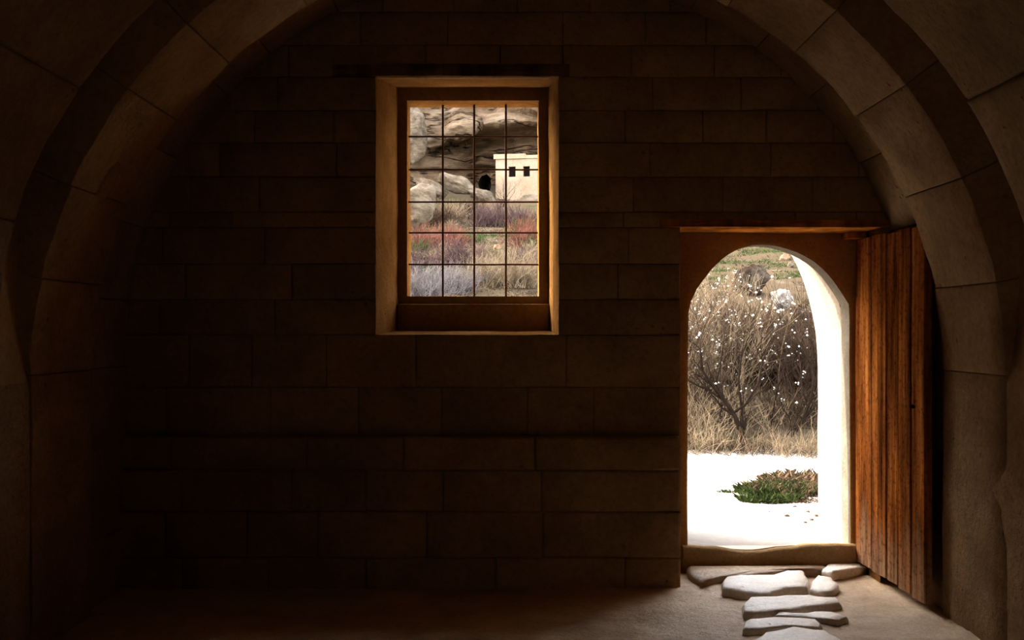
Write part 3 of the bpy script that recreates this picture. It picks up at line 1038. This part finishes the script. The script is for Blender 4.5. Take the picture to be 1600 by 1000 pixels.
# ------------------------------------------------------------------ rocks
def on_hill(px, py):
    d = 11.0
    while d < 95 and PZ(py, d) > hill_z(PX(px, d), d):
        d += .15
    return d
def rock(px, py, d, rw, rh, label, mat, name='boulder', cat='boulder', seed=0, rough=.28, depth=None, sub=4, group=None, facets=14, tilt=0.0):
    if d is None:
        d = on_hill(px, py + rh * .75)
    bm = bmesh.new()
    bmesh.ops.create_icosphere(bm, subdivisions=sub, radius=1)
    w, h = rw * d / F, rh * d / F
    dp = depth or w
    c = at(px, py, d)
    rr = random.Random(seed)
    planes = [(Vector((rr.gauss(0, 1), rr.gauss(0, 1), rr.gauss(0, .8))).normalized(), rr.uniform(.62, .95)) for _ in range(facets)]
    for v in bm.verts:
        p = v.co.copy()
        k = 1.0
        for pn, pd in planes:
            q = p.dot(pn)
            if q > 1e-3: k = min(k, pd / q)
        k = k * (1 + rough * fbm(p, 1.1, 4, seed) + .07 * fbm(p, 4, 4, seed))
        # flatten into facets a little
        q = Vector((p.x * w, p.y * dp, p.z * h)) * k
        v.co = q
    me = bpy.data.meshes.new(name)
    bm.to_mesh(me)
    bm.free()
    me.polygons.foreach_set('use_smooth', [True] * len(me.polygons))
    me.materials.append(mat)
    o = bpy.data.objects.new(name, me)
    o.location = c
    o.rotation_euler = (0, tilt, 0)
    COL.objects.link(o)
    return tag(o, label, cat, group)
rock(1171, 440, None, 30, 28, 'large brown boulder seen through the top of the doorway', M['rock'], seed=3)
rock(1222, 468, None, 20, 20, 'white round boulder right of the large brown boulder', M['rock_white'], seed=5)
rock(1250, 490, None, 17, 11, 'small dark flat rock below the white boulder', M['rock'], seed=8)
rock(1226, 402, None, 9, 7, 'small tan rock high on the grassy slope in the doorway', M['rock_pink'], seed=9)
rock(1236, 414, None, 6, 5, 'small pale rock just under the tan rock', M['rock_pale'], seed=10)
rock(778, 388, None, 8.5, 7, 'small rounded pink boulder among shrubs in the window', M['rock_pink'], seed=12, rough=.15)
rock(716, 288, 80, 42, 15, 'broad white rock slab sloping below the cliff in the window', M['rock_pale'], 'rock_slab', 'rock', 14, .15, facets=26, tilt=.42)
rock(652, 325, None, 34, 46, 'tall pale rock outcrop at the left of the window view', M['rock_pale'], 'rock_outcrop', 'rock', 17, .2, facets=30, tilt=.2)
rock(672, 296, 79, 30, 17, 'streaked grey rock between the outcrop and the white slab', M['rock_pale'], 'rock_outcrop', 'rock', 21, .2, facets=26, tilt=.5)
rock(752, 306, 79, 30, 12, 'sloping tan rock left of the pale house', M['rock_pale'], 'rock_outcrop', 'rock', 25, .2, facets=26, tilt=.45)
rock(825, 318, 78, 28, 14, 'low pale rock in front of the pale house', M['rock_pale'], 'rock_outcrop', 'rock', 29, .2, facets=22, tilt=-.2)
rock(650, 443, None, 8, 6, 'small white stone in the lower left of the window view', M['rock_pale'], 'boulder', 'boulder', 31, .3)
rock(640, 215, 92, 34, 46, 'smooth pale cliff boulder at the upper left of the window view', M['rock_pale'], 'cliff_boulder', 'rock', 37, .2, depth=2.2, facets=18)
rock(722, 197, 90, 34, 23, 'rounded brown cliff boulder at the top centre of the window view', M['cliff'], 'cliff_boulder', 'rock', 41, .15, depth=2.0, facets=18)
for o in list(COL.objects):
    if o.name.startswith('cliff_boulder'):
        o.parent = CLIFF
        del o['category']
# cave mouth by the house: a hollow shell
m = MB()
rows = []
for j in range(7):
    s = 1 - (j / 6) ** 2 * .98
    r = []
    for i in range(19):
        t = 2 * math.pi * i / 18
        p = at(759 + 11 * s * math.cos(t) * (1 + .5 * nz((math.cos(t), math.sin(t), 0), 1.7)), 287 + 13 * s * math.sin(t) * (1 + .4 * nz((math.cos(t), math.sin(t), 4), 1.7)), 84)
        r.append(p + Vector((0, j * .4, 0)))
    rows.append(r)
m.grid(rows)
tag(m.build('cave_mouth', M['dark_hole']), 'dark cave mouth left of the pale house', 'cave')

# ------------------------------------------------------------------ plants
def rand_dir(r, spread, up=1.0):
    return Vector((r.gauss(0, spread), r.gauss(0, spread), up)).normalized()
def twiggy(m, base, r, n, h, spread, rad, seg=4, fork=2, tips=None, wob_=.25, foot=.15):
    for _ in range(n):
        p = base + Vector((r.gauss(0, foot), r.gauss(0, foot), 0))
        d = rand_dir(r, spread)
        L = h * r.uniform(.55, 1.1)
        pts = [p.copy()]
        for k in range(seg):
            d = (d + Vector((r.gauss(0, wob_), r.gauss(0, wob_), r.gauss(.05, wob_ * .5)))).normalized()
            p = p + d * (L / seg)
            pts.append(p.copy())
        m.tube(pts, [rad * (1 - .75 * i / seg) for i in range(seg + 1)])
        if tips is not None: tips.append(pts[-1])
        for _f in range(fork):
            i = r.randint(1, seg - 1)
            q = pts[i].copy()
            d2 = (d + Vector((r.gauss(0, .6), r.gauss(0, .6), r.gauss(.1, .4)))).normalized()
            L2 = L * r.uniform(.2, .45)
            pp = [q]
            for k in range(2):
                d2 = (d2 + Vector((r.gauss(0, .2), r.gauss(0, .2), .08))).normalized()
                q = q + d2 * L2 / 2
                pp.append(q.copy())
            m.tube(pp, [rad * .6, rad * .45, rad * .2])
            if tips is not None: tips.append(pp[-1])
def shrub(px, d, h, n, spread, rad, mat, label, cat='shrub', name='dry_shrub', seed=0, group=None, fork=3, foot=None, fluff=0, z=None, x=None):
    r = random.Random(seed)
    X = PX(px, d) if x is None else x
    base = Vector((X, d, hill_z(X, d) - .05 if z is None else z))
    m = MB()
    tips = []
    twiggy(m, base, r, n, h, spread, rad, 4, fork, tips, foot=foot if foot is not None else h * .25)
    if not fluff:
        o = m.build(name, mat, None, smooth=False)
        return tag(o, label, cat, group)
    root = empty(name, base, label, cat, group)
    m.build('twigs', mat, root, smooth=False)
    m2 = MB()
    r.shuffle(tips)
    for t in tips[:fluff]:
        fluffball(m2, t, r.uniform(.008, .020), r)
    tag(m2.build('seed_heads', M['fluff'], root), 'white fluffy seed heads', kind='stuff')
    return root
def fluffball(m, c, s, r):
    for _ in range(r.randint(1, 3)):
        q = c + Vector((r.gauss(0, s), r.gauss(0, s), r.gauss(0, s)))
        n = len(m.v)
        k = s * r.uniform(.6, 1.1)
        for v in ((1, 0, 0), (-1, 0, 0), (0, 1, 0), (0, -1, 0), (0, 0, 1), (0, 0, -1)):
            m.v.append(q + Vector(v) * k * r.uniform(.7, 1.2))
        for f in ((0, 2, 4), (2, 1, 4), (1, 3, 4), (3, 0, 4), (2, 0, 5), (1, 2, 5), (3, 1, 5), (0, 3, 5)):
            m.f.append(tuple(n + i for i in f))

# brush beyond the yard, seen through the doorway
BR = 'dry brush behind the yard'
brush = [
    (1092, 13.3, 1.35, 240, .38, .0050, 'twig_straw', 'straw coloured brush with white seed heads at the left of the doorway', 170),
    (1130, 14.0, 1.15, 260, .36, .0055, 'twig_brown', 'brown twiggy brush behind the dark forked tree', 60),
    (1185, 13.9, .88, 260, .38, .0055, 'twig_brown', 'brown twiggy brush under the large boulder', 26),
    (1238, 13.6, .85, 240, .36, .0050, 'twig_brown', 'brown twiggy brush beside the sunlit jamb', 34),
    (1160, 15.5, .6, 220, .45, .0060, 'twig_brown', 'low dark brush uphill behind the forked tree', 10),
    (1255, 15.6, .5, 180, .45, .0060, 'twig_brown', 'low dark brush uphill below the flat dark rock', 6),
    (1100, 16.0, .95, 220, .42, .0060, 'twig_straw', 'pale brush uphill at the left edge of the doorway', 120),
    (1300, 13.2, 1.7, 160, .40, .0055, 'twig_brown', 'brown brush hidden partly by the right door jamb', 20),
    (1040, 13.2, 1.8, 160, .40, .0055, 'twig_brown', 'brown brush hidden partly by the left door jamb', 30),
]
for i, (px, d, h, n, sp, rad, mt, lb, fl) in enumerate(brush):
    shrub(px, d, h, n, sp, rad, M[mt], lb, 'shrub', 'dry_brush', 100 + i, BR, 4, .32, fl)
# low litter shrubs along the yard edge
for i, (px, d, h, n, mt, lb) in enumerate(((1095, 11.35, .42, 170, 'twig_straw', 'low tangle of dry stems at the left yard edge'), (1150, 11.3, .34, 150, 'twig_brown', 'low dry stems around the forked trunk'), (1205, 11.25, .32, 150, 'twig_straw', 'low dry stems between the two dark trunks'), (1258, 11.0, .42, 150, 'twig_straw', 'straw tuft at the foot of the sunlit jamb'))):
    shrub(px, d, h, n, .95, .0042, M[mt], lb, 'shrub', 'dry_tuft', 140 + i, 'low tufts along the yard edge', 2, .20)

for i, (px, d, h, n, mt, lb) in enumerate(((1088, 12.3, .6, 150, 'twig_straw', 'straw undergrowth behind the left of the forked tree'), (1128, 12.6, .55, 150, 'twig_brown', 'brown undergrowth left behind the forked trunk'), (1188, 12.5, .5, 150, 'twig_straw', 'straw undergrowth right behind the forked trunk'), (1250, 12.5, .6, 150, 'twig_brown', 'brown undergrowth behind the slender leaning tree'))):
    shrub(px, d, h, n, .7, .0045, M[mt], lb, 'shrub', 'dry_bush', 160 + i, 'undergrowth behind the bare trees', 3, .28)
# dark forked trees
def branchy(m, p, d, L, rad, depth, r, tips, bend=.12):
    pts = [p.copy()]
    rr = [rad]
    for k in range(4):
        d = (d + Vector((r.gauss(0, bend), r.gauss(0, bend), r.gauss(.05, bend * .6)))).normalized()
        p = p + d * L / 4
        pts.append(p.copy())
        rr.append(rad * (1 - .11 * (k + 1)))
    m.tube(pts, rr, 5)
    if depth == 0:
        tips.append(p)
        return
    for k in range(r.choice((2, 2, 3))):
        i = 4 if k == 0 else r.randint(2, 4)
        d2 = (d + Vector((r.gauss(0, .42), r.gauss(0, .35), r.gauss(.08, .25)))).normalized()
        branchy(m, pts[i], d2, L * r.uniform(.6, .85), rr[i] * r.uniform(.55, .75), depth - 1, r, tips)
def chain(m, pxs, d, rads):
    pts = [at(x, y, d + dd) for x, y, dd in pxs]
    m.tube(pts, rads, 7)
    return pts
def tree(name, label, cat, limbs, d, seed, fl=60, dep=4):
    r = random.Random(seed)
    base = at(limbs[0][0][0][0], limbs[0][0][0][1] + 8, d)
    root = empty(name, base, label, cat)
    tr, br, tips = MB(), MB(), []
    for path, rads in limbs:
        pts = chain(tr, path, d, rads)
        for i in range(1, len(pts)):
            for _ in range(2 if i < len(pts) - 1 else 3):
                dd = (pts[i] - pts[i - 1]).normalized()
                dd = (dd + Vector((r.gauss(0, .45), r.gauss(0, .4), r.gauss(.1, .25)))).normalized()
                branchy(br, pts[i], dd, .27 * r.uniform(.6, 1.2), rads[i] * .55, dep - 1, r, tips)
    tr.build('trunk', M['bark'], root)
    br.build('branches', M['bark'], root)
    m2 = MB()
    r.shuffle(tips)
    for t in tips[:fl]:
        fluffball(m2, t, r.uniform(.008, .018), r)
    if fl:
        tag(m2.build('seed_heads', M['fluff'], root), 'white fluffy seed heads', kind='stuff')
tree('bare_tree', 'dark bare tree forking low, left in the doorway', 'tree', [
    ([(1165, 708, 0), (1160, 680, 0), (1148, 650, 0), (1132, 626, .05), (1115, 605, .1), (1098, 580, .1), (1094, 545, .1)], [.038, .032, .028, .024, .019, .014, .010]),
    ([(1146, 645, 0), (1165, 632, -.1), (1185, 600, -.15), (1192, 565, -.2), (1200, 545, -.2)], [.015, .014, .012, .010, .008]),
    ([(1163, 690, 0), (1159, 640, .1), (1154, 595, .15), (1158, 560, .2), (1168, 530, .2)], [.017, .015, .013, .010, .007]),
    ([(1132, 626, .05), (1118, 600, 0), (1125, 575, -.1), (1130, 540, -.1)], [.016, .013, .010, .008]),
    ([(1112, 610, .1), (1095, 605, .1), (1078, 595, .1)], [.012, .009, .006]),
    ([(1122, 660, .1), (1128, 635, .1), (1108, 612, .1)], [.010, .009, .007])], 11.6, 21, 24)
tree('bare_tree', 'slender dark tree leaning right beside the sunlit jamb', 'tree', [
    ([(1231, 698, 0), (1240, 680, 0), (1255, 655, 0), (1267, 625, 0), (1272, 590, 0), (1268, 570, .1), (1258, 555, .1)], [.022, .020, .018, .016, .014, .011, .008]),
    ([(1219, 695, 0), (1232, 676, .1), (1245, 668, .1)], [.010, .008, .006]),
    ([(1204, 700, .2), (1205, 660, .2), (1212, 620, .2), (1225, 575, .2), (1232, 555, .2)], [.010, .010, .009, .007, .005]),
    ([(1262, 640, 0), (1250, 590, .2), (1258, 565, .2)], [.010, .008, .006])], 11.9, 33, 30)

# grass tuft in the yard
def blades(m, n, cx, cy, rx, ry, h, r, zf, width=.004, lean=.6):
    for _ in range(n):
        a, q = r.uniform(0, 2 * math.pi), math.sqrt(r.random())
        x, y = cx + rx * q * math.cos(a), cy + ry * q * math.sin(a)
        z = zf(x, y)
        hh = h * r.uniform(.4, 1.1)
        d = Vector((r.gauss(0, lean), r.gauss(0, lean), 1)).normalized() * hh
        s = Vector((math.cos(a * 7), math.sin(a * 7), 0)) * width
        n0 = len(m.v)
        b = Vector((x, y, z))
        m.v += [b - s, b + s, b + d * .6 + s * .6 + Vector((0, 0, .0)), b + d * 1.0 + Vector((d.x * .3, d.y * .3, -.1 * hh))]
        m.f += [(n0, n0 + 1, n0 + 2), (n0, n0 + 2, n0 + 3)]
r = random.Random(5)
gt = empty('grass_tuft', (2.15, 8.5, GZ), 'clump of green grass and dry stems on the white yard', 'grass')
zf = lambda x, y: hill_z(x, y) - .01
m = MB()
for (cx, cy, rx, ry, h, n) in ((2.0, 8.2, .24, .14, .09, 1300), (2.18, 8.6, .34, .24, .12, 2200), (1.80, 8.62, .13, .05, .05, 300), (2.45, 9.1, .3, .25, .13, 500)):
    blades(m, n, cx, cy, rx, ry, h, r, zf)
tag(m.build('green_blades', M['grass'], gt, smooth=False), 'short green blades', kind='stuff')
m = MB()
for (cx, cy, rx, ry, h, n) in ((2.25, 8.65, .36, .3, .13, 1500), (2.35, 8.18, .3, .12, .06, 900), (2.5, 9.0, .3, .3, .17, 1200)):
    blades(m, n, cx, cy, rx, ry, h, r, zf, .0022, 1.0)
tag(m.build('dry_stems', M['tuft_stem'], gt, smooth=False), 'dry reddish brown stems', kind='stuff')
# crumbs of stone and soil in the yard
for i, (px, py, s) in enumerate(((1230, 806, .022), (1262, 800, .02), (1268, 812, .018), (1258, 816, .016), (1242, 792, .018), (1275, 806, .02), (1202, 800, .01), (1291, 803, .012))):
    d = F * (EYE - GZ) / (py - CY)
    rock(px, py, d, s * F / d, s * .6 * F / d, 'small brown clod of earth on the white yard ' + ['below the grass clump', 'nearest the sunlit jamb foot', 'lowest of the clods by the jamb', 'left of the lowest clod', 'touching the grass clump edge', 'right of the grass clump', 'left below the green blades, smallest', 'farthest right beside the jamb'][i], M['tuft_stem'], 'earth_clod', 'clod', 60 + i, .4, sub=2, group='earth clods on the yard')

# shrubs on the hillside seen through the window
WV = 'shrubs on the hillside seen through the window'
view = [
    (664, 37, 1.05, 230, .55, .011, 'twig_red', 'rust red shrub at the left of the window view'),
    (708, 40, .95, 210, .55, .011, 'twig_red', 'rust red shrub just right of the first window bar, mid height'),
    (830, 36, 1.15, 240, .55, .011, 'twig_red', 'bright red brown shrub at the right edge of the window view'),
    (768, 54, 1.7, 260, .6, .015, 'twig_mauve', 'large dark maroon shrub in the centre right of the window view'),
    (812, 56, 1.3, 200, .6, .015, 'twig_mauve', 'dark maroon shrub behind the bright red brown one'),
    (662, 19.5, .75, 260, .6, .006, 'twig_grey', 'lavender grey shrub at the bottom left of the window view'),
    (712, 20.5, .62, 240, .7, .006, 'twig_grey', 'lavender grey shrub at the bottom, between the first two window bars'),
    (762, 21.5, .75, 240, .6, .006, 'twig_straw', 'straw coloured shrub at the bottom, right of the middle window bar'),
    (812, 21, .85, 240, .6, .006, 'twig_straw', 'straw coloured shrub at the bottom right of the window view'),
    (652, 28, .8, 180, .6, .008, 'twig_mauve', 'purple brown shrub below the left rust red shrub'),
    (720, 30, .9, 200, .6, .009, 'twig_mauve', 'purple brown shrub low in the second column of panes'),
    (822, 28, .8, 190, .6, .008, 'twig_mauve', 'purple brown shrub low at the right of the window view'),
    (745, 33, .6, 160, .7, .009, 'twig_straw', 'pale straw tuft left of the pink boulder'),
    (795, 31, .6, 160, .7, .009, 'twig_straw', 'pale straw tuft under the pink boulder'),
    (703, 60, 1.4, 180, .7, .016, 'twig_straw', 'pale straw shrub below the white rock slab'),
    (735, 62, 1.3, 180, .7, .016, 'twig_brown', 'brown shrub below the sloping tan rock'),
    (690, 50, 1.2, 180, .7, .014, 'twig_brown', 'brown shrub beside the tall pale outcrop'),
    (738, 43, .6, 120, .7, .011, 'grass', 'low green shrub in the middle of the window view'),
    (824, 46, .9, 160, .7, .012, 'grass', 'low green shrub above the bright red brown one'),
]
for i, (px, d, h, n, sp, rad, mt, lb) in enumerate(view):
    shrub(px, d, h, n, sp, rad, M[mt], lb, 'shrub', 'hill_shrub', 200 + i, WV, 4, h * .32)
r = random.Random(303)
seen = set()
for i in range(22):
    d = r.choice((23, 25, 27, 33, 35, 42, 48, 57, 63, 70)) + r.uniform(-1, 1)
    mt, word = (('twig_straw', 'straw'), ('twig_brown', 'dark brown'), ('grass', 'green'))[i % 3]
    px = r.uniform(648, 836)
    py = CY - (hill_z(PX(px, d), d) + .1 - EYE) * F / d
    col = ('first', 'second', 'third', 'fourth')[sum(px > b_ for b_ in (692, 741, 790))]
    row = ('first', 'second', 'third', 'fourth', 'fifth', 'sixth')[sum(py > b_ for b_ in (214, 265, 316, 364, 413))]
    key = 'small %s hillside tuft in the %s grille column from left, %s row from top' % (word, col, row)
    if key in seen: continue
    seen.add(key)
    shrub(px, d, .012 * d + .12, 70, .8, .00028 * d, M[mt], key, 'tuft', 'hill_tuft', 400 + i, 'small %s tufts on the hillside' % word, 2, .0035 * d)
r = random.Random(77)
bt = empty('bare_tree', at(783, 335, 66), 'grey leafless tree in front of the pale house', 'tree')
tr, tips = MB(), []
b0 = at(783, 338, 66)
for k in range(5):
    branchy(tr, b0, Vector((r.gauss(0, .5), r.gauss(0, .3), 1)).normalized(), .95, .055, 4, r, tips, .1)
tr.build('branches', M['bark'], bt)

# dry grass over the hillside
r = random.Random(11)
m = MB()
mg = MB()
for _ in range(40000):
    d = 11.4 + 45 * r.random() ** 1.6
    px = r.choice((r.uniform(600, 880), r.uniform(600, 880), r.uniform(250, 1000), r.uniform(1040, 1320), r.uniform(1040, 1320)))
    if px > 1000 and d > 42: continue
    x = PX(px, d)
    y = d
    if nz((x, y, 0), .45, 2) < -.25: continue
    if 1135 < px < 1210 and 15 < d < 28 or 1198 < px < 1246 and 14 < d < 24: continue
    green = (nz((x, y, 0), .22, 6) > .12 and d > 20) or (px > 1000 and d > 23 and nz((x, y, 0), .4, 9) > -.12)
    blades(mg if green else m, 2, x, y, .1, .1, .05 + .0028 * d, r, lambda x, y: hill_z(x, y) - .02, .0025 + .00022 * d, .8)
tag(m.build('dry_grass', M['lichen'], smooth=False), 'dry straw grass covering the hillside', 'grass', kind='stuff')
tag(mg.build('green_grass', M['grass'], smooth=False), 'patches of green grass on the upper slope', 'grass', kind='stuff')
